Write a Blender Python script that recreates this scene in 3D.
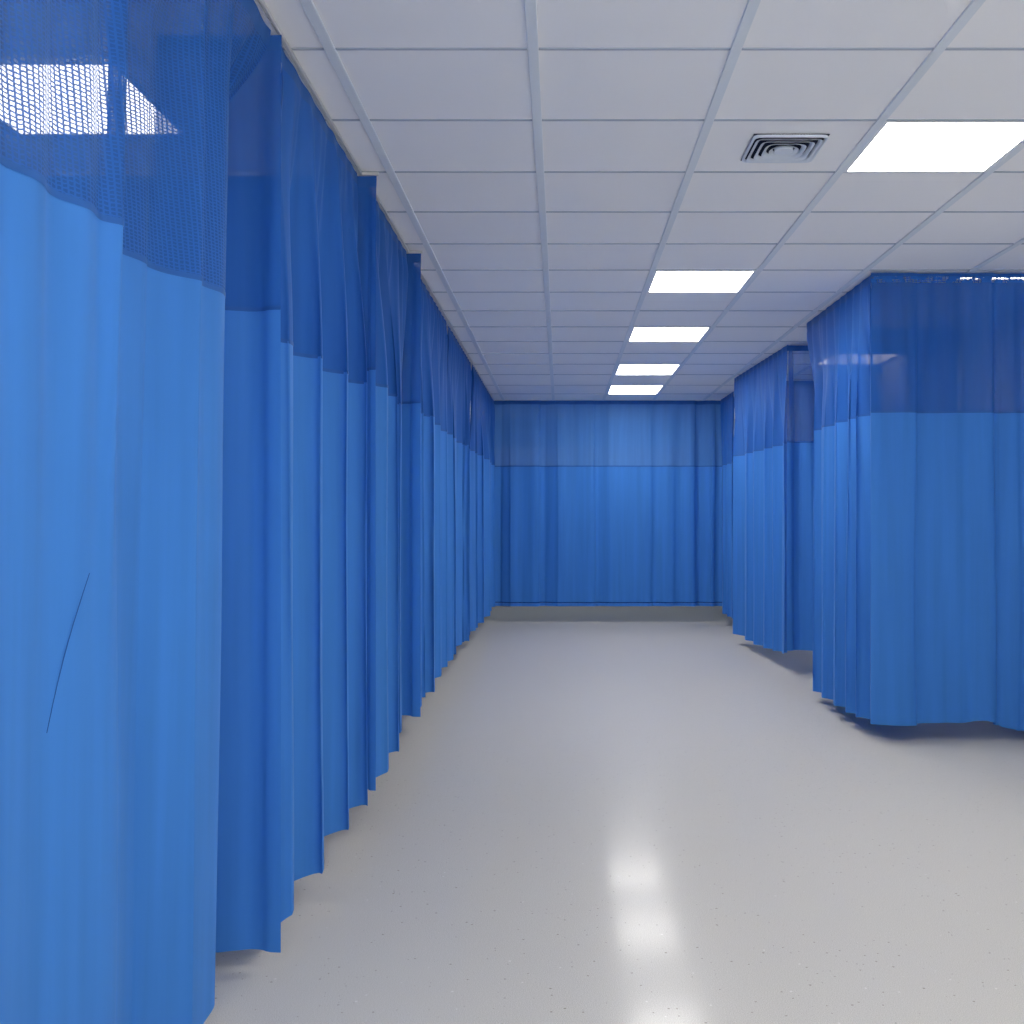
import bpy, bmesh, math, random
from mathutils import Vector, noise
PI = math.pi
sc = bpy.context.scene
for o in list(bpy.data.objects): bpy.data.objects.remove(o, do_unlink=True)
C = sc.collection
# ------------------------------------------------------------- camera
CAM_Z = 1.29; CEIL = CAM_Z + 1.377
cd = bpy.data.cameras.new('camera'); cam = bpy.data.objects.new('camera', cd); C.objects.link(cam)
cam.location = (0, 0, CAM_Z); cam.rotation_euler = (PI/2, 0, 0)
cd.sensor_width = 36; cd.sensor_fit = 'HORIZONTAL'; cd.lens = 36*1131/1024
cd.shift_x = -48/1024; cd.shift_y = 3/1024; cd.clip_start = 0.05
sc.camera = cam
# ------------------------------------------------------------- world (soft daylight invented as fill, entering by the end left open behind the camera)
w = bpy.data.worlds.new('daylight'); sc.world = w; w.use_nodes = True
bgn = w.node_tree.nodes['Background']
wn = w.node_tree; wtc = wn.nodes.new('ShaderNodeTexCoord'); wsp = wn.nodes.new('ShaderNodeSeparateXYZ'); wmr = wn.nodes.new('ShaderNodeMapRange')
wn.links.new(wtc.outputs['Generated'], wsp.inputs[0]); wn.links.new(wsp.outputs[2], wmr.inputs[0]); wn.links.new(wmr.outputs[0], bgn.inputs[1])
wmr.inputs[1].default_value = -0.12; wmr.inputs[2].default_value = 0.05
wmr.inputs[3].default_value = 3.2     # made-up bright ground below the horizon, added to light the ceiling
wmr.inputs[4].default_value = 0.6     # overcast sky
bgn.inputs[0].default_value = (0.95, 0.97, 1.0, 1)
LIGHT_E = 21; BAY_E = 3.4; DIM_E = 6
# ------------------------------------------------------------- view
sc.view_settings.view_transform = 'Standard'; sc.view_settings.look = 'None'
sc.view_settings.exposure = 0.37; sc.view_settings.gamma = 1.0
sc.view_settings.use_curve_mapping = False
try:
    sc.cycles.use_denoising = True; sc.cycles.use_adaptive_sampling = True; sc.cycles.adaptive_threshold = 0.04
    sc.cycles.max_bounces = 10; sc.cycles.diffuse_bounces = 5; sc.cycles.glossy_bounces = 3
    sc.cycles.transmission_bounces = 6; sc.cycles.transparent_max_bounces = 16
    sc.cycles.sample_clamp_indirect = 6; sc.cycles.caustics_reflective = False
except Exception: pass

# ============================================================= materials
def new_mat(name):
    m = bpy.data.materials.new(name); m.use_nodes = True
    nt = m.node_tree; nt.nodes.clear()
    out = nt.nodes.new('ShaderNodeOutputMaterial')
    return m, nt, out
def nd(nt, t, **k):
    n = nt.nodes.new(t)
    for a, b in k.items(): setattr(n, a, b)
    return n
def math_n(nt, op, a, b=None, c=None):
    n = nt.nodes.new('ShaderNodeMath'); n.operation = op
    for i, v in enumerate((a, b, c)):
        if v is None: continue
        if isinstance(v, (int, float)): n.inputs[i].default_value = v
        else: nt.links.new(v, n.inputs[i])
    return n.outputs[0]
def pbsdf(nt, col, rough, spec=0.5, sheen=0, metal=0):
    p = nd(nt, 'ShaderNodeBsdfPrincipled')
    p.inputs['Base Color'].default_value = (*col, 1); p.inputs['Roughness'].default_value = rough
    p.inputs['Specular IOR Level'].default_value = spec; p.inputs['Metallic'].default_value = metal
    if sheen: p.inputs['Sheen Weight'].default_value = sheen; p.inputs['Sheen Roughness'].default_value = 0.35
    return p
def plain(name, col, rough=0.6, spec=0.3, metal=0, bump=0, bscale=200):
    m, nt, out = new_mat(name)
    p = pbsdf(nt, col, rough, spec, 0, metal)
    tc = nd(nt, 'ShaderNodeTexCoord'); nz = nd(nt, 'ShaderNodeTexNoise')
    nz.inputs['Scale'].default_value = bscale; nz.inputs['Detail'].default_value = 4
    nt.links.new(tc.outputs['Object'], nz.inputs['Vector'])
    r = nd(nt, 'ShaderNodeMapRange'); r.inputs[3].default_value = rough*0.9; r.inputs[4].default_value = min(1, rough*1.1)
    nt.links.new(nz.outputs[0], r.inputs[0]); nt.links.new(r.outputs[0], p.inputs['Roughness'])
    if bump:
        b = nd(nt, 'ShaderNodeBump'); b.inputs['Strength'].default_value = bump; b.inputs['Distance'].default_value = 0.001
        nt.links.new(nz.outputs[0], b.inputs['Height']); nt.links.new(b.outputs[0], p.inputs['Normal'])
    nt.links.new(p.outputs[0], out.inputs[0])
    return m
BLUE = (0.058, 0.242, 0.69)
def cloth_mat(name, col, trans=0.22, holes=None, thin=0.0, pitch=0.008, sheen=0.25, patchy=False):
    """woven curtain cloth; holes = share of each cell of the net that is open (seen near); thin = even see-through share of a finer net"""
    m, nt, out = new_mat(name)
    p = pbsdf(nt, col, 0.62, 0.15, sheen)
    p.inputs['Sheen Tint'].default_value = (0.30, 0.58, 1.0, 1)
    uv = nd(nt, 'ShaderNodeUVMap'); sep = nd(nt, 'ShaderNodeSeparateXYZ'); nt.links.new(uv.outputs[0], sep.inputs[0])
    # slow dye variation + fine weave bump
    mp = nd(nt, 'ShaderNodeMapping'); mp.inputs['Scale'].default_value = (14, 0.7, 1); nt.links.new(uv.outputs[0], mp.inputs[0])
    nz = nd(nt, 'ShaderNodeTexNoise'); nz.inputs['Scale'].default_value = 1.0; nz.inputs['Detail'].default_value = 3
    nt.links.new(mp.outputs[0], nz.inputs['Vector'])
    r = nd(nt, 'ShaderNodeMapRange'); r.inputs[1].default_value = .3; r.inputs[2].default_value = .7
    r.inputs[3].default_value = 0.92; r.inputs[4].default_value = 1.07
    nt.links.new(nz.outputs[0], r.inputs[0])
    mul = nd(nt, 'ShaderNodeVectorMath', operation='SCALE'); mul.inputs[0].default_value = col
    nt.links.new(r.outputs[0], mul.inputs['Scale']); nt.links.new(mul.outputs[0], p.inputs['Base Color'])
    wv = math_n(nt, 'MULTIPLY', math_n(nt, 'SINE', math_n(nt, 'MULTIPLY', sep.outputs[0], 2*PI/0.003)),
                math_n(nt, 'SINE', math_n(nt, 'MULTIPLY', sep.outputs[1], 2*PI/0.003)))
    b = nd(nt, 'ShaderNodeBump'); b.inputs['Strength'].default_value = 0.08; b.inputs['Distance'].default_value = 0.0004
    nt.links.new(wv, b.inputs['Height']); nt.links.new(b.outputs[0], p.inputs['Normal'])
    t = nd(nt, 'ShaderNodeBsdfTranslucent'); nt.links.new(mul.outputs[0], t.inputs[0])
    mx = nd(nt, 'ShaderNodeMixShader'); mx.inputs[0].default_value = trans
    nt.links.new(p.outputs[0], mx.inputs[1]); nt.links.new(t.outputs[0], mx.inputs[2])
    last = mx.outputs[0]
    if holes is not None or thin:
        tr = nd(nt, 'ShaderNodeBsdfTransparent')
        m2 = nd(nt, 'ShaderNodeMixShader')
        if holes is not None:
            # irregular knitted net: rows of offset openings
            wob = nd(nt, 'ShaderNodeTexNoise'); wob.inputs['Scale'].default_value = 60; nt.links.new(uv.outputs[0], wob.inputs['Vector'])
            du = math_n(nt, 'MULTIPLY', math_n(nt, 'SUBTRACT', wob.outputs[0], 0.5), 1.1)
            v = math_n(nt, 'ADD', math_n(nt, 'DIVIDE', sep.outputs[1], pitch), du)
            u = math_n(nt, 'ADD', math_n(nt, 'DIVIDE', sep.outputs[0], pitch*1.9), math_n(nt, 'MULTIPLY', math_n(nt, 'FLOOR', v), 0.06))
            fu = math_n(nt, 'ABSOLUTE', math_n(nt, 'SUBTRACT', math_n(nt, 'FRACT', u), 0.5))
            fv = math_n(nt, 'ABSOLUTE', math_n(nt, 'SUBTRACT', math_n(nt, 'FRACT', v), 0.5))
            hh = math_n(nt, 'MULTIPLY', math_n(nt, 'LESS_THAN', fu, holes[0]), math_n(nt, 'LESS_THAN', fv, holes[1]))
            if patchy:
                pn = nd(nt, 'ShaderNodeTexNoise'); pn.inputs['Scale'].default_value = 16; nt.links.new(uv.outputs[0], pn.inputs['Vector'])
                hh = math_n(nt, 'MULTIPLY', hh, math_n(nt, 'GREATER_THAN', pn.outputs[0], 0.5))
            fac = math_n(nt, 'ADD', math_n(nt, 'MULTIPLY', hh, holes[2]), thin)
            nt.links.new(fac, m2.inputs[0])
        else:   # a fine net closes up when looked at along its surface
            lw = nd(nt, 'ShaderNodeLayerWeight'); lw.inputs[0].default_value = 0.5
            cs = math_n(nt, 'SUBTRACT', 1.0, lw.outputs['Facing'])
            nt.links.new(math_n(nt, 'MULTIPLY', math_n(nt, 'POWER', cs, 1.3), thin), m2.inputs[0])
        nt.links.new(last, m2.inputs[1]); nt.links.new(tr.outputs[0], m2.inputs[2]); last = m2.outputs[0]
    nt.links.new(last, out.inputs[0])
    return m
M = {}
M['fabric'] = cloth_mat('curtain_fabric', BLUE)
M['hem'] = cloth_mat('curtain_hem', BLUE, trans=0.05)
M['header'] = cloth_mat('curtain_header', (0.028, 0.125, 0.42), trans=0.10)
M['net_near'] = cloth_mat('curtain_net_coarse', (0.026, 0.135, 0.48), trans=0.18, holes=(0.33, 0.31, 0.36), thin=0.02, pitch=0.0078)
M['net'] = cloth_mat('curtain_net_fine', (0.030, 0.155, 0.54), trans=0.28, thin=0.20)
M['net_sheer'] = cloth_mat('curtain_net_sheer', (0.05, 0.20, 0.62), trans=0.35, thin=0.55)
M['net_end'] = cloth_mat('curtain_net_backlit_tone', (0.07, 0.225, 0.58), trans=0.22, thin=0.02)  # end net made paler: light from behind put into its colour
M['net_top'] = cloth_mat('curtain_net_open_knit', (0.034, 0.175, 0.58), trans=0.25, holes=(0.40, 0.34, 0.9), pitch=0.012, patchy=True)
M['tile'] = plain('ceiling_tile', (0.93, 0.92, 0.91), 0.85, 0.1, bump=0.25, bscale=350)
M['cross'] = plain('cross_bar_shadow_tone', (0.40, 0.44, 0.50), 0.5, 0.3)  # darker than the main bars: shadow of the tile gap put into the colour
M['grid'] = plain('grid_metal', (0.76, 0.80, 0.83), 0.5, 0.1)
M['white_metal'] = plain('white_metal', (0.86, 0.86, 0.85), 0.35, 0.5)
M['vent_metal'] = plain('vent_metal', (0.72, 0.77, 0.83), 0.4, 0.4)
M['dark_void'] = plain('duct_black', (0.012, 0.02, 0.05), 0.8, 0.1)
M['wall'] = plain('wall_paint', (0.74, 0.75, 0.76), 0.7, 0.2, bump=0.1, bscale=120)
M['trim'] = plain('trim_vinyl', (0.25, 0.28, 0.33), 0.4, 0.4)
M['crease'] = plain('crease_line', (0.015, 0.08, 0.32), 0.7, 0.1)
M['track'] = plain('track_aluminium', (0.66, 0.65, 0.64), 0.35, 0.5)

def emit_mat(nm, E):
    m, nt, out = new_mat(nm)
    e = nd(nt, 'ShaderNodeEmission'); e.inputs[0].default_value = (1.0, 0.98, 0.955, 1); e.inputs[1].default_value = E
    nt.links.new(e.outputs[0], out.inputs[0]); return m
M['glow'] = emit_mat('added_panel_glow', LIGHT_E)
M['glow_dim'] = emit_mat('added_bay_glow', DIM_E)
for k_, e_ in enumerate((1.0, 1.0, .82, .68, .55)): M['glow_%d' % k_] = emit_mat('aisle_diffuser_glow_%s' % 'abcde'[k_], LIGHT_E*e_)
M['glow_bay'] = emit_mat('bay_diffuser_glow', BAY_E)

def floor_mat():
    m, nt, out = new_mat('speckled_vinyl')
    p = pbsdf(nt, (0.6, 0.6, 0.6), 0.6, 0.0)
    tc = nd(nt, 'ShaderNodeTexCoord')
    def noise_n(scale, det=2, rough=.5):
        n = nd(nt, 'ShaderNodeTexNoise'); n.inputs['Scale'].default_value = scale; n.inputs['Detail'].default_value = det
        n.inputs['Roughness'].default_value = rough
        nt.links.new(tc.outputs['Object'], n.inputs['Vector']); return n.outputs[0]
    def ramp(src, stops):
        r = nd(nt, 'ShaderNodeValToRGB'); r.color_ramp.elements[0].position = stops[0][0]; r.color_ramp.elements[0].color = (*stops[0][1], 1)
        r.color_ramp.elements[1].position = stops[-1][0]; r.color_ramp.elements[1].color = (*stops[-1][1], 1)
        for s_ in stops[1:-1]:
            e = r.color_ramp.elements.new(s_[0]); e.color = (*s_[1], 1)
        nt.links.new(src, r.inputs[0]); return r.outputs[0]
    base = ramp(noise_n(380, 2, .6), [(0.34, (0.43, 0.408, 0.362)), (0.5, (0.555, 0.533, 0.487)), (0.66, (0.64, 0.618, 0.572))])
    # separate small chips of darker and paler vinyl
    vo = nd(nt, 'ShaderNodeTexVoronoi'); vo.inputs['Scale'].default_value = 48; nt.links.new(tc.outputs['Object'], vo.inputs['Vector'])
    sepc = nd(nt, 'ShaderNodeSeparateColor'); nt.links.new(vo.outputs['Color'], sepc.inputs[0])
    near = math_n(nt, 'LESS_THAN', vo.outputs['Distance'], math_n(nt, 'MULTIPLY', sepc.outputs[1], 0.19))
    pick = math_n(nt, 'GREATER_THAN', sepc.outputs[0], 0.60)
    chip = math_n(nt, 'MULTIPLY', near, pick)
    mx = nd(nt, 'ShaderNodeMix', data_type='RGBA'); nt.links.new(math_n(nt, 'MULTIPLY', chip, 0.75), mx.inputs[0]); nt.links.new(base, mx.inputs[6]); mx.inputs[7].default_value = (0.24, 0.21, 0.18, 1)
    pick2 = math_n(nt, 'MULTIPLY', near, math_n(nt, 'LESS_THAN', sepc.outputs[0], 0.05))
    mx2 = nd(nt, 'ShaderNodeMix', data_type='RGBA'); nt.links.new(pick2, mx2.inputs[0]); nt.links.new(mx.outputs[2], mx2.inputs[6]); mx2.inputs[7].default_value = (0.70, 0.68, 0.64, 1)
    nt.links.new(mx2.outputs[2], p.inputs['Base Color'])
    rr = nd(nt, 'ShaderNodeMapRange'); rr.inputs[3].default_value = 0.085; rr.inputs[4].default_value = 0.125
    nt.links.new(noise_n(2.2, 3), rr.inputs[0])
    b = nd(nt, 'ShaderNodeBump'); b.inputs['Strength'].default_value = 0.03; b.inputs['Distance'].default_value = 0.002
    nt.links.new(noise_n(9, 2), b.inputs['Height']); nt.links.new(b.outputs[0], p.inputs['Normal'])
    # waxed surface: a soft polish over a duller broad sheen
    fr = nd(nt, 'ShaderNodeFresnel'); fr.inputs[0].default_value = 1.45; nt.links.new(b.outputs[0], fr.inputs['Normal'])
    last = p.outputs[0]
    for fac, ro in ((0.30, None), (0.17, rr.outputs[0])):
        gl = nd(nt, 'ShaderNodeBsdfGlossy'); nt.links.new(b.outputs[0], gl.inputs['Normal'])
        if ro is None: gl.inputs['Roughness'].default_value = 0.22
        else: nt.links.new(ro, gl.inputs['Roughness'])
        ms = nd(nt, 'ShaderNodeMixShader'); nt.links.new(math_n(nt, 'MULTIPLY', fr.outputs[0], fac), ms.inputs[0])
        nt.links.new(last, ms.inputs[1]); nt.links.new(gl.outputs[0], ms.inputs[2]); last = ms.outputs[0]
    nt.links.new(last, out.inputs[0]); return m
M['floor'] = floor_mat()

# ============================================================= mesh helpers
def link_bm(name, bm, mat, parent=None, smooth=False):
    me = bpy.data.meshes.new(name); bm.normal_update(); bm.to_mesh(me); bm.free()
    me.materials.append(mat)
    if smooth:
        for p in me.polygons: p.use_smooth = True
    o = bpy.data.objects.new(name, me); C.objects.link(o)
    if parent is not None: o.parent = parent
    return o
def box(bm, x0, x1, y0, y1, z0, z1, bev=0.0):
    vs = [bm.verts.new((x, y, z)) for z in (z0, z1) for y in (y0, y1) for x in (x0, x1)]
    fs = [bm.faces.new([vs[i] for i in f]) for f in ((0,2,3,1),(4,5,7,6),(0,1,5,4),(2,6,7,3),(0,4,6,2),(1,3,7,5))]
    if bev:
        es = list({e for f in fs for e in f.edges})
        bmesh.ops.bevel(bm, geom=es, offset=bev, segments=2, profile=0.6, affect='EDGES')
def struct(o):
    o['kind'] = 'structure'; return o
def thing(name, label, cat, loc, group=None):
    o = bpy.data.objects.new(name, None); C.objects.link(o); o.location = loc; o.empty_display_size = 0.1
    o['label'] = label; o['category'] = cat
    if group: o['group'] = group
    return o

# ============================================================= setting
XL, XR, YB, YF = -2.60, 2.93, 16.2, -3.6
bm = bmesh.new(); box(bm, XL-.1, XR+.1, YF, YB, -0.1, 0); struct(link_bm('floor', bm, M['floor']))
for nm, a in (('wall_left', (XL-.1, XL, YF, YB)), ('wall_right', (XR, XR+.1, YF, YB))):   # near end left open so the added outside light gets in
    bm = bmesh.new(); box(bm, a[0], a[1], a[2], a[3], 0, CEIL+.12); struct(link_bm(nm, bm, M['wall']))
# far wall, its unseen window added to bring light in behind the end curtain
bm = bmesh.new()
for a in ((XL-.1, XR+.1, 0, .9), (XL-.1, XR+.1, 2.3, CEIL+.12), (XL-.1, -1.3, .9, 2.3), (1.9, XR+.1, .9, 2.3)): box(bm, a[0], a[1], YB, YB+.12, a[2], a[3])
struct(link_bm('wall_back', bm, M['wall']))
def glass_mat():
    m, nt, out = new_mat('added_window_glass')
    t = nd(nt, 'ShaderNodeBsdfTransparent'); t.inputs[0].default_value = (.95, .97, .97, 1); g = nd(nt, 'ShaderNodeBsdfGlossy'); g.inputs['Roughness'].default_value = .02
    mx = nd(nt, 'ShaderNodeMixShader'); mx.inputs[0].default_value = .05; nt.links.new(t.outputs[0], mx.inputs[1]); nt.links.new(g.outputs[0], mx.inputs[2])
    nt.links.new(mx.outputs[0], out.inputs[0]); return m
bm = bmesh.new()
for a in ((-1.3, 1.9, .9, .95), (-1.3, 1.9, 2.25, 2.3), (-1.3, -1.25, .95, 2.25), (1.85, 1.9, .95, 2.25), (.275, .325, .95, 2.25)): box(bm, a[0], a[1], YB+.02, YB+.08, a[2], a[3], .004)
win = struct(link_bm('added_window', bm, M['white_metal']))
bm = bmesh.new(); box(bm, -1.25, .275, YB+.047, YB+.053, .95, 2.25); box(bm, .325, 1.85, YB+.047, YB+.053, .95, 2.25)
link_bm('pane', bm, glass_mat(), win)
for nm, a in (('baseboard_left', (XL, XL+.012, YF, YB)), ('baseboard_right', (XR-.012, XR, YF, YB))):
    bm = bmesh.new(); box(bm, *a, 0, 0.1, 0.003); struct(link_bm(nm, bm, M['trim']))
# suspended ceiling: rows of tiles between T-bars
GX = [-0.68 + .6*k for k in range(-3, 6)]
GX = [XL] + [g for g in GX if XL+.05 < g < XR-.05] + [XR]
GY = [3.343, 3.945, 4.542, 5.14, 5.745, 6.36, 6.99, 7.63, 8.28, 8.97, 9.64, 10.33, 11.10, 12.00, 12.86, 13.62, 14.35, 15.1, 15.7]
GY = [3.343-.6*k for k in range(11, 0, -1)] + GY + [YB]
GY = [YF] + [g for g in GY if g > YF+.05]
lights = {}   # (cell x, cell y)
def cell(x, y):
    return (max(i for i, g in enumerate(GX) if g <= x), max(i for i, g in enumerate(GY) if g <= y))
spec = [((0.8, 7.3-3.0), None)]
CEN = 0.82
light_cells = []
for (x, y, lab) in [
    (1.42, 4.2, 'large square glowing ceiling light panel nearest the camera, right of the round-louvred air vent'),
    (CEN, 6.6, 'glowing ceiling light panel second nearest, left of the front right curtained bay'),
    (CEN, 8.6, 'third glowing ceiling light panel back, middle one of the row down the aisle'),
    (CEN, 10.6, 'fourth glowing ceiling light panel back, last but one before the end curtain'),
    (CEN, 12.4, 'farthest and smallest glowing ceiling light panel, just before the end curtain')]:
    light_cells.append((*cell(x, y), lab))
hidden = [(CEN, 1.8, 'added fill light panel over the aisle just above the camera, out of frame'),  # unseen panels, added to light the aisle and curtains
          (CEN, -0.6, 'added fill light panel over the aisle behind the camera, out of frame'),
          (-0.3, -0.6, 'added fill light panel beside the aisle behind the camera, near the left row, out of frame'),
          (2.5, 9.9, 'added fill light panel inside the second right bay, hidden by its side curtain')]  # added unseen so the bay looks lit through its net
for (x, y, lab) in hidden: light_cells.append((*cell(x, y), lab))
taken = {(a, b) for a, b, _ in light_cells}
vent_cell = cell(.8, 4.2)
# extra openings for fittings that do not fill a whole cell are mounted beneath the tiles
bm = bmesh.new()
box(bm, XL-.1, XR+.1, YF, YB+.1, CEIL+.03, CEIL+.12)
ceil_o = None
for i in range(len(GX)-1):
    for j in range(len(GY)-1):
        if (i, j) in taken: continue
        x0, x1, y0, y1 = GX[i]+.004, GX[i+1]-.004, GY[j]+.0035, GY[j+1]-.0035
        box(bm, x0, x1, y0, y1, CEIL+0.002, CEIL+.029)
ceil_o = struct(link_bm('ceiling', bm, M['tile']))
bm = bmesh.new()
for g in GX[1:-1]: box(bm, g-.016, g+.016, YF, YB, CEIL-.005, CEIL+.012, 0.0015)
link_bm('grid_main_bars', bm, M['grid'], ceil_o)
bm = bmesh.new()
for g in GY[1:-1]:
    for i in range(len(GX)-1):
        box(bm, GX[i]+.017, GX[i+1]-.017, g-.0055, g+.0055, CEIL-.0015, CEIL+.012)
grid_o = link_bm('grid_cross_bars', bm, M['cross'], ceil_o)
# no joint is modelled: the cross bars carry its shadow in their dark colour
def ceiling_light(x0, x1, y0, y1, z, label, depth=.028, group=None, glow='glow'):
    cx, cy = (x0+x1)/2, (y0+y1)/2
    t = thing('ceiling_light', label, 'ceiling light', (cx, cy, z), group)
    hx, hy = (x1-x0)/2, (y1-y0)/2; f = .012
    bm = bmesh.new()
    for a in ((-hx, hx, -hy, -hy+f), (-hx, hx, hy-f, hy), (-hx, -hx+f, -hy+f, hy-f), (hx-f, hx, -hy+f, hy-f)):
        box(bm, *a, -.004, depth, 0.0008)
    link_bm('frame', bm, M['white_metal'], t)
    bm = bmesh.new(); box(bm, -hx+f, hx-f, -hy+f, hy-f, 0.000, depth-.004)
    link_bm('diffuser', bm, M[glow], t)
    return t
for k_, (i, j, lab) in enumerate(light_cells):
    ceiling_light(GX[i]+.0165, GX[i+1]-.0165, GY[j]+.008, GY[j+1]-.008, CEIL, lab, glow='glow_dim' if 'inside the' in lab else ('glow_%d' % k_ if k_ < 5 else 'glow'))
# lights in the curtained bays, surface mounted under the tiles
ceiling_light(-1.945, -1.345, 3.42, 4.07, CEIL-.007, 'glowing ceiling light seen through the net top of the nearest left curtain', depth=.007, glow='glow_bay')
ceiling_light(2.26, 2.86, 6.50, 6.575, CEIL-.007, 'narrow strip light showing as white specks under the top edge of the front right curtain', depth=.007, glow='glow_bay')

# ------------------------------------------------------------- air vent: square plate, nested louvres that round off towards the middle
def vent(cx, cy, hx, hy):
    t = thing('air_vent', 'square ceiling air vent with nested curved louvres, left of the nearest light panel', 'air vent', (cx, cy, CEIL-.001))
    bm = bmesh.new(); box(bm, -hx, hx, -hy, hy, -0.0015, 0.0005)
    link_bm('backing', bm, M['dark_void'], t)
    def ring_pts(s, n=72):
        # superellipse: outer rings square, inner ones round
        e = 2 + 14*max(0, (s-.35)/.65)**1.6
        out = []
        for k in range(n):
            a = 2*PI*(k+.5)/n; c_, s_ = math.cos(a), math.sin(a)
            r = (abs(c_)**e + abs(s_)**e)**(-1/e)
            out.append((r*c_*s*hx, r*s_*s*hy))
        return out
    def band(bm, prof):
        rows = [[bm.verts.new((x, y, z)) for x, y in ring_pts(s)] for s, z in prof]
        n = len(rows[0])
        for a in range(len(rows)-1):
            for k in range(n):
                bm.faces.new((rows[a][k], rows[a][(k+1) % n], rows[a+1][(k+1) % n], rows[a+1][k]))
        return rows
    bm = bmesh.new(); band(bm, [(1.0, 0.0005), (1.0, -.008), (.985, -.010), (.94, -.010), (.93, -.002)]); link_bm('frame', bm, M['vent_metal'], t)
    for s in (.90, .73, .56, .40):
        bm = bmesh.new(); band(bm, [(s, -.0145), (s-.012, -.0155), (s-.105, -.006), (s-.105, -.004), (s, -.0135)])
        link_bm('louvre', bm, M['vent_metal'], t, True)
    bm = bmesh.new(); rows = band(bm, [(.255, -.003), (.25, -.0145), (.22, -.0155)]); bm.faces.new(rows[-1])
    link_bm('centre_disc', bm, M['vent_metal'], t)
vent(0.838, 4.238, 0.137, 0.152)

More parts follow.
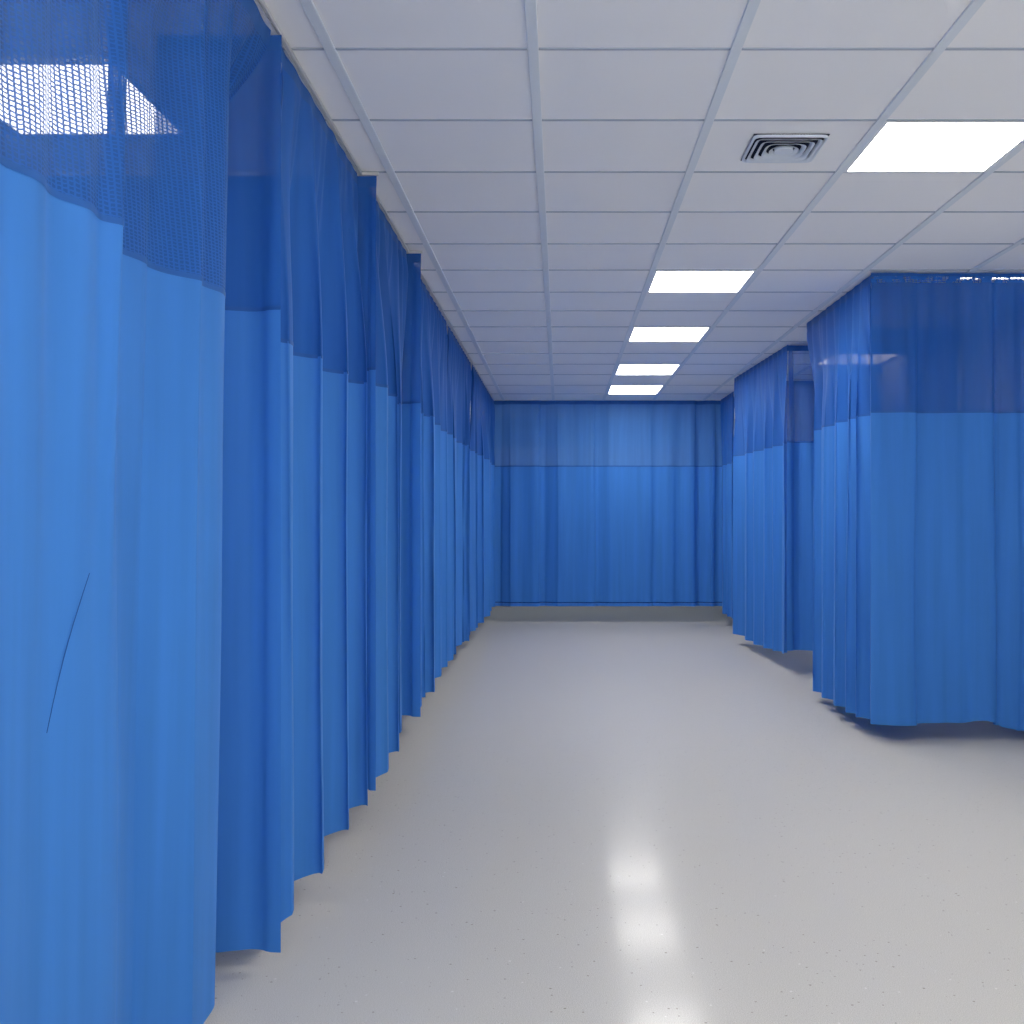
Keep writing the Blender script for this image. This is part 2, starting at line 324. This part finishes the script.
# ============================================================= curtains
NET_Z = 1.875
def ss(a, b, x):
    t = max(0, min(1, (x-a)/(b-a))); return t*t*(3-2*t)
def fold_fn(knots):
    """knots: [(s, offset)] alternate crest / valley -> f(s) = (offset, phase slope)"""
    def f(s):
        if s <= knots[0][0]: return knots[0][1], 0
        for (a, oa), (b, ob) in zip(knots, knots[1:]):
            if s <= b:
                t = (s-a)/(b-a)
                return oa + (ob-oa)*(.5-.5*math.cos(PI*t)), math.sin(2*PI*t)*(ob-oa)
        return knots[-1][1], 0
    return f
def auto_knots(L, wl, amp, rnd, mid=0, jit=.35):
    ks = []; s = 0; sgn = 1
    while s < L + wl:
        ks.append((s, mid + sgn*amp*(1+rnd.uniform(-jit, jit)))); sgn = -sgn
        s += wl/2*(1+rnd.uniform(-jit, jit))
    return ks
class Curtain:
    """cloth hung along p0 -> p1; n is the side the offsets push towards; knots give the big folds low down, top pleats are finer"""
    def __init__(s, p0, p1, n, knots, hem, seed=1, top_wl=.11, top_amp=.012, pinch=0.0, top_share=.0, gspan=.34, rip=.006, lean=0.0, swing=None, top_knots=None, ztop=CEIL-.018, wrinkle=.003):
        s.p0 = Vector((*p0, 0)); s.p1 = Vector((*p1, 0)); s.L = (s.p1-s.p0).length; s.d = (s.p1-s.p0).normalized(); s.n = Vector((*n, 0))
        rnd = random.Random(seed); s.seed = seed
        s.B = fold_fn(knots); s.T = fold_fn(top_knots or auto_knots(s.L, top_wl, top_amp, rnd))
        s.hem = hem if callable(hem) else (lambda x, h=hem: h); s.pinch = pinch; s.swing = swing; s.zt = ztop; s.share = top_share; s.wr = wrinkle
        s.side = 0.0; s.gs = gspan; s.rip = rip; s.lean = lean
        s.R = fold_fn(auto_knots(s.L, .15, 1.0, random.Random(seed+100), jit=.5))
    def pt(s, x, z):
        u = max(0.0, (s.zt - z)/(s.zt - .1))
        g = ss(0.0, s.gs, u)*(.80+.20*u)
        g = min(1.0, s.share + (1-s.share)*g)
        xx = x + .018*noise.noise(Vector((x*1.7+s.seed*7.3, z*.55, s.seed)))*min(1, x/.1, (s.L-x)/.1)*u*2
        ob, tb = s.B(xx); ot, tt = s.T(x); q = .25+.75*ss(0, .05, u); ot *= q; tt *= q
        off = ob*g + ot*(1-g)**1.3
        off += s.wr*noise.noise(Vector((x*6+s.seed, z*1.1, s.seed*3.1)))*u**.5*2
        off += s.rip*s.R(x)[0]*ss(0, .05, u)*(1-ss(.12, .75, u)) + s.lean*u
        tang = -.32*(tb*g + tt*(1-g)*.6)
        al = x + tang
        if s.pinch: al -= s.pinch*ss(0, .22, u)*(x/s.L)**2
        al += s.side*u
        p = s.p0 + s.d*al + s.n*off
        return Vector((p.x, p.y, z))
    def patch(s, bm, z0f, z1f, rows, ds=.011, off=0.0, x0=0.0, x1=None):
        x1 = s.L if x1 is None else x1
        nx = max(2, int((x1-x0)/ds)); uvl = bm.loops.layers.uv.verify()
        grid = []; arc = 0; prev = None; us = []
        for i in range(nx+1):
            x = x0 + (x1-x0)*i/nx; z0, z1 = z0f(x), z1f(x); col = []
            for j in range(rows+1):
                z = z0+(z1-z0)*j/rows
                p = s.pt(x, z) + s.n*off
                col.append(bm.verts.new(p))
            pm = s.pt(x, (z0f(x)+z1f(x))/2)
            if prev is not None: arc += (pm-prev).length
            prev = pm; us.append(arc); grid.append(col)
        for i in range(nx):
            for j in range(rows):
                vs = (grid[i][j], grid[i+1][j], grid[i+1][j+1], grid[i][j+1])
                f = bm.faces.new(vs); f.smooth = True
                for lp, (uu, vv) in zip(f.loops, ((us[i], vs[0].co.z), (us[i+1], vs[1].co.z), (us[i+1], vs[2].co.z), (us[i], vs[3].co.z))):
                    lp[uvl].uv = (uu, vv)
        return grid
    def build(s, label, net='net', cat='curtain', group=None, ds=.011, hemband=0, header=.045, netz=NET_Z, topstrip=0, rows=44):
        t = thing('hospital_curtain', label, cat, (s.p0.x, s.p0.y, 0), group)
        inv = -Vector((s.p0.x, s.p0.y, 0))
        def fin(nm, bm, mat):
            bmesh.ops.translate(bm, verts=bm.verts, vec=inv)
            return link_bm(nm, bm, mat, t)
        hb = hemband
        bm = bmesh.new(); s.patch(bm, lambda x: s.hem(x)+hb, lambda x: netz, rows, ds); fin('fabric', bm, M['fabric'])
        if hb:
            bm = bmesh.new(); s.patch(bm, lambda x: s.hem(x), lambda x: s.hem(x)+hb-.014, 3, ds, .006)
            fin('hem', bm, M['hem'])
            bm = bmesh.new(); s.patch(bm, lambda x: s.hem(x)+hb-.014, lambda x: s.hem(x)+hb, 1, ds, -.003); fin('hem_seam', bm, M['crease'])
        zt = s.zt-header
        bm = bmesh.new(); s.patch(bm, lambda x: netz, lambda x: zt-topstrip, 20, ds); fin('net_panel', bm, M[net])
        if topstrip:
            bm = bmesh.new(); s.patch(bm, lambda x: zt-topstrip, lambda x: zt, 3, ds); fin('open_knit_strip', bm, M['net_top'])
        bm = bmesh.new(); s.patch(bm, lambda x: zt, lambda x: s.zt, 3, ds); fin('header_tape', bm, M['header'])
        # seam between net and cloth
        bm = bmesh.new()
        s.patch(bm, lambda x: netz-.006, lambda x: netz+.006, 1, ds, .0012); fin('seam', bm, M['header'])
        return t
def track(label, pts, wid=.015, hgt=.012):
    """ceiling-mounted curtain rail following pts"""
    bm = bmesh.new(); o = Vector((*pts[0], 0))
    for a, b in zip(pts, pts[1:]):
        a = Vector((*a, 0)); b = Vector((*b, 0)); d = (b-a).normalized(); p = Vector((-d.y, d.x, 0))*wid/2
        a2 = a - d*wid/2; b2 = b + d*wid/2
        prof = [(-1, 0), (-1, -hgt), (-.35, -hgt), (-.35, -hgt*.45), (.35, -hgt*.45), (.35, -hgt), (1, -hgt), (1, 0)]
        ra = [bm.verts.new(a2+p*q+Vector((0, 0, CEIL-.004+z))-o) for q, z in prof]
        rb = [bm.verts.new(b2+p*q+Vector((0, 0, CEIL-.004+z))-o) for q, z in prof]
        for k in range(len(prof)): bm.faces.new((ra[k], ra[(k+1) % 8], rb[(k+1) % 8], rb[k]))
        bm.faces.new(ra); bm.faces.new(rb[::-1])
    t = link_bm('curtain_track', bm, M['track']); t.location = (o.x, o.y, 0)
    t['label'] = label; t['category'] = 'curtain rail'
    return t

def crests(lst, base, depth=.075, first=None, last=None, rnd=random.Random(5)):
    """lst: [(s, offset)] crests; a valley is put between each two"""
    ks = []
    if first is not None: ks.append(first)
    for k, (s_, o) in enumerate(lst):
        ks.append((s_, o))
        if k+1 < len(lst):
            s2, o2 = lst[k+1]; gap = s2-s_
            # the cloth runs back from the crest, turns, and comes out again in a face square to the aisle
            r = rnd.uniform(.26, .36)
            ks.append((s2-max(.05, r*gap), min(o, o2)-depth*rnd.uniform(.9, 1.2)))
    if last is not None: ks.append(last)
    return ks
def kfun(tab):
    def f(d):
        if d <= tab[0][0]: return tab[0][1]
        for (a, va), (b, vb) in zip(tab, tab[1:]):
            if d <= b: return va+(vb-va)*(d-a)/(b-a)
        return tab[-1][1]
    return f
KL = kfun([(1, 1.25), (3.22, 1.235), (3.3, 1.17), (3.7, 1.15), (4.2, 1.115), (4.54, 1.10), (4.75, 1.08), (5.1, 1.06), (5.88, 1.045), (9, 1.05), (13, 1.06)])
hemL = lambda d0: (lambda x: CAM_Z - KL(d0+x) + .006*math.sin(7*(d0+x)))
# ---- left row ---------------------------------------------------------
def left(d0, d1, X, cr, label, seed, net='net', first=None, last=None, depth=.075, **kw):
    k2 = {k: kw.pop(k) for k in list(kw) if k in ('ds', 'rows', 'netz')}
    cr = [(d-d0, x-X) for d, x in cr]
    first = first and (first[0]-d0, first[1]-X); last = last and (last[0]-d0, last[1]-X)
    c = Curtain((X, d0), (X, d1), (1, 0), crests(cr, X, depth, first, last), hemL(d0), seed, **kw)
    return c, c.build(label, net, **k2)
near_knots = [(.35, -.82), (.62, -.90), (1.02, -.83), (1.36, -.875), (1.68, -.845), (1.86, -.858), (2.14, -.833), (2.25, -.895), (2.46, -.915), (2.64, -.836), (2.80, -.835), (2.96, -.95), (3.17, -1.02)]
c_near = Curtain((-.812, .35), (-.812, 3.17), (1, 0), [(d-.35, x+.812) for d, x in near_knots], hemL(.35), 3, gspan=.13, rip=.015, lean=-.026, top_wl=.20, top_amp=.011, wrinkle=.004)
t_near = c_near.build('large blue curtain nearest the camera at far left, ceiling light glaring through its net', 'net_near', ds=.009, rows=60, netz=1.84)
# diagonal crease on the near curtain
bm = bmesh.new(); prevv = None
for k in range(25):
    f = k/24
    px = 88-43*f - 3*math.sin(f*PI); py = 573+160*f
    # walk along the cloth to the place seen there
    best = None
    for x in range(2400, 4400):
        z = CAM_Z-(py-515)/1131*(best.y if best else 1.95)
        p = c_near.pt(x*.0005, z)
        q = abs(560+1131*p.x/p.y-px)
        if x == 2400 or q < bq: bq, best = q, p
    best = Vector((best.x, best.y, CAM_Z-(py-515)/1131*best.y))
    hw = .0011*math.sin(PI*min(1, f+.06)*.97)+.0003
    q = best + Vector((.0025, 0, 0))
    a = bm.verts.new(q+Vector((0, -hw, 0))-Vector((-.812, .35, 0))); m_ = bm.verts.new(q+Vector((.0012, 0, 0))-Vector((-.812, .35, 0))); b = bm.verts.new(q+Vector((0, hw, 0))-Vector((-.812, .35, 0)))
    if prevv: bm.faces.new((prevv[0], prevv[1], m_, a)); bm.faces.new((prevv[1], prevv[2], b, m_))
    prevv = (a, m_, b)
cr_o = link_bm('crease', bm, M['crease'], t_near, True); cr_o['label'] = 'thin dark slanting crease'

c2, _ = left(3.248, 4.50, -.808, [(3.31, -.787), (3.62, -.765), (4.03, -.758), (4.33, -.738)], 'blue curtain second from the camera on the left, between two end strips',
     11, first=(3.248, -.86), last=(4.46, -.83), top_wl=.19, top_amp=.009, depth=.12, netz=1.80)
c3, _ = left(4.58, 5.84, -.795, [(4.74, -.722), (5.09, -.725), (5.45, -.77)], 'third blue curtain back along the left side, behind the second end strip',
     12, first=(4.58, -.80), last=(5.82, -.83), top_wl=.17, top_amp=.009, depth=.11, netz=1.83)
c4, _ = left(5.93, 8.0, -.80, [(6.2, -.76), (6.45, -.77), (6.65, -.74), (7.3, -.77), (7.85, -.78)], 'finely pleated blue left-hand curtain starting behind the last protruding end strip',
     13, first=(5.93, -.83), last=(7.98, -.82), top_wl=.16, top_amp=.010, depth=.09)
c5, _ = left(8.04, 10.1, -.80, [(8.15, -.77), (8.48, -.78), (9.13, -.79), (9.28, -.785), (9.42, -.755), (9.9, -.79)], 'blue curtain second from last along the left side',
     14, first=(8.04, -.83), last=(10.08, -.83), top_wl=.17, top_amp=.010, depth=.09)
c6, _ = left(10.14, 13.45, -.79, [(10.3, -.77), (10.6, -.775), (11.0, -.74), (11.8, -.725), (12.5, -.76), (13.1, -.75)], 'farthest blue curtain on the left, meeting the end curtain',
     15, first=(10.14, -.82), last=(13.4, -.79), top_wl=.18, top_amp=.010, depth=.09)
# end strips / dividers on the left
def divider_left(d, xe, x0, hem, label, seed, wl=.16, amp=.018, net='net'):
    L = xe-x0; rnd = random.Random(seed)
    c = Curtain((xe, d), (x0, d), (0, -1), auto_knots(L, wl, amp, rnd), hem, seed, top_wl=.12, top_amp=.008, wrinkle=.002)
    c.build(label, net)
divider_left(3.203, -.788, -1.14, .055, 'narrow dark blue end strip of drawn curtain just behind the nearest left curtain', 21, .18, .014)
divider_left(4.535, -.735, -2.5, CAM_Z-1.10, 'dark blue divider curtain, middle one of the three strips jutting from the left row', 22)
divider_left(5.88, -.722, -2.5, CAM_Z-1.045, 'dark blue divider curtain, farthest of the three strips jutting from the left row', 23)
track('pale ceiling rail above the nearest left curtain', [(-.798, .3), (-.798, 3.215)])
track('pale ceiling rail over the second left curtain, turning out at its far end', [(-.798, 3.226), (-.80, 4.535), (-.735, 4.535)])
track('pale ceiling rail over the third left curtain', [(-.79, 4.58), (-.79, 5.88), (-.722, 5.88)])
track('pale ceiling rail over the fourth left curtain', [(-.79, 5.93), (-.79, 8.02)])
track('pale ceiling rail over the farthest left curtains', [(-.79, 8.04), (-.79, 13.5)])
track('ceiling rail of the middle left divider curtain inside the bay', [(-.83, 4.535), (-2.56, 4.535)])
track('ceiling rail of the farthest left divider curtain inside the bay', [(-.83, 5.88), (-2.56, 5.88)])
# ---- end curtain ------------------------------------------------------
endk = [(0, 0), (.17, -.045), (.27, .02), (.42, .005), (.56, .03), (.70, -.05), (.84, .02), (1.05, -.004), (1.24, .022), (1.32, -.03), (1.46, .018), (1.75, .002), (1.92, .012), (2.02, -.02), (2.17, .02), (2.32, -.02), (2.44, .022), (2.55, -.06), (2.68, .03), (2.78, -.03), (2.86, 0)]
c = Curtain((-.87, 13.55), (1.99, 13.55), (0, -1), endk, CAM_Z-1.092, 31, ztop=CEIL-.006, rip=.002, top_wl=.4, top_amp=.006, top_share=.7, wrinkle=.002)
c.build('wide flat blue curtain closing off the far end of the aisle', 'net_end', ds=.014, hemband=.05)
track('ceiling rail of the curtain across the far end', [(-.9, 13.625), (2.0, 13.625)])
# ---- right bays -------------------------------------------------------
def right(d0, d1, X0, X1, cr, hem, label, seed, depth=.07, first=None, last=None, net='net', **kw):
    cr = [(d-d0, (X0+(X1-X0)*(d-d0)/(d1-d0))-x) for d, x in cr]
    cx = crests(cr, 0, depth, first, last)
    c = Curtain((X0, d0), (X1, d1), (-1, 0), cx, hem, seed, ztop=CEIL-.006, **kw)
    c.build(label, net); return c
right(6.43, 8.10, 1.775, 1.765, [(6.43, 1.772), (6.66, 1.745), (6.84, 1.735), (7.12, 1.725), (7.52, 1.725), (7.9, 1.735)],
      lambda x: CAM_Z-(1.19+.012*x), 'pleated blue side curtain of the front right bay, facing the aisle', 41, last=(1.66, -.03),
      top_wl=.17, top_amp=.010, pinch=.20)
ck = [(0, 0), (.05, .01), (.22, .02), (.30, -.035), (.42, -.02), (.50, .0), (.56, -.008), (.66, .016), (.74, -.045), (.83, -.01), (.86, -.02), (1.0, .04), (1.14, -.02)]
c = Curtain((1.762, 6.41), (2.915, 6.41), (0, -1), ck, lambda x: CAM_Z-(1.185+.006*math.sin(x*9)+(.035*ss(.66, .86, x))-.018*math.exp(-((x-.64)/.06)**2)), 42, top_wl=.13, top_amp=.008, top_share=.3, ztop=CEIL-.006, wrinkle=.003)
c.build('flat wide blue curtain closing the front right bay, at the right edge', 'net', topstrip=.035, header=.018)
track('ceiling rail of the front right bay, bending round its corner', [(1.80, 8.1), (1.80, 6.445), (2.92, 6.445)])
right(9.08, 11.35, 1.835, 1.75, [(9.09, 1.80), (9.55, 1.80), (9.85, 1.78), (10.3, 1.765), (10.62, 1.75), (11.2, 1.71)],
      lambda x: CAM_Z-kfun([(0, 1.115), (.5, 1.15), (1.2, 1.18), (2.3, 1.175)])(x), 'pleated blue side curtain of the second right bay, behind the front bay', 43, last=(2.25, -.03), top_wl=.16, top_amp=.010)
def cross_right(d, x0, x1, hem, label, seed, net='net_sheer', wl=.22, amp=.02):
    c = Curtain((x0, d), (x1, d), (0, -1), auto_knots(x1-x0, wl, amp, random.Random(seed)), hem, seed, top_wl=.13, top_amp=.008, wrinkle=.002, ztop=CEIL-.018)
    c.build(label, net)
cross_right(9.06, 1.815, 2.91, CAM_Z-1.085, 'dark blue sheer-topped curtain facing the camera in the gap between the two right bays', 44)
track('pale ceiling rail of the second right bay', [(1.79, 11.35), (1.865, 9.10), (2.92, 9.10)])
cross_right(8.25, 1.95, 2.91, CAM_Z-1.10, 'blue curtain closing the back of the front right bay, dim behind its net', 45, 'net')
cross_right(11.45, 1.90, 2.91, CAM_Z-1.10, 'blue curtain closing the back of the second right bay, dim behind its net', 46, 'net')
track('ceiling rail at the back of the front right bay', [(1.93, 8.25), (2.92, 8.25)])
track('ceiling rail at the back of the second right bay', [(1.88, 11.45), (2.92, 11.45)])
right(12.5, 13.5, 1.925, 1.915, [(12.52, 1.90), (12.8, 1.895), (13.15, 1.895)], CAM_Z-1.15, 'narrow far blue side curtain beside the end curtain on the right', 47, last=(1.0, -.02), top_wl=.16, top_amp=.010)
track('ceiling rail of the far narrow side curtain on the right', [(1.965, 12.45), (1.955, 13.52)])
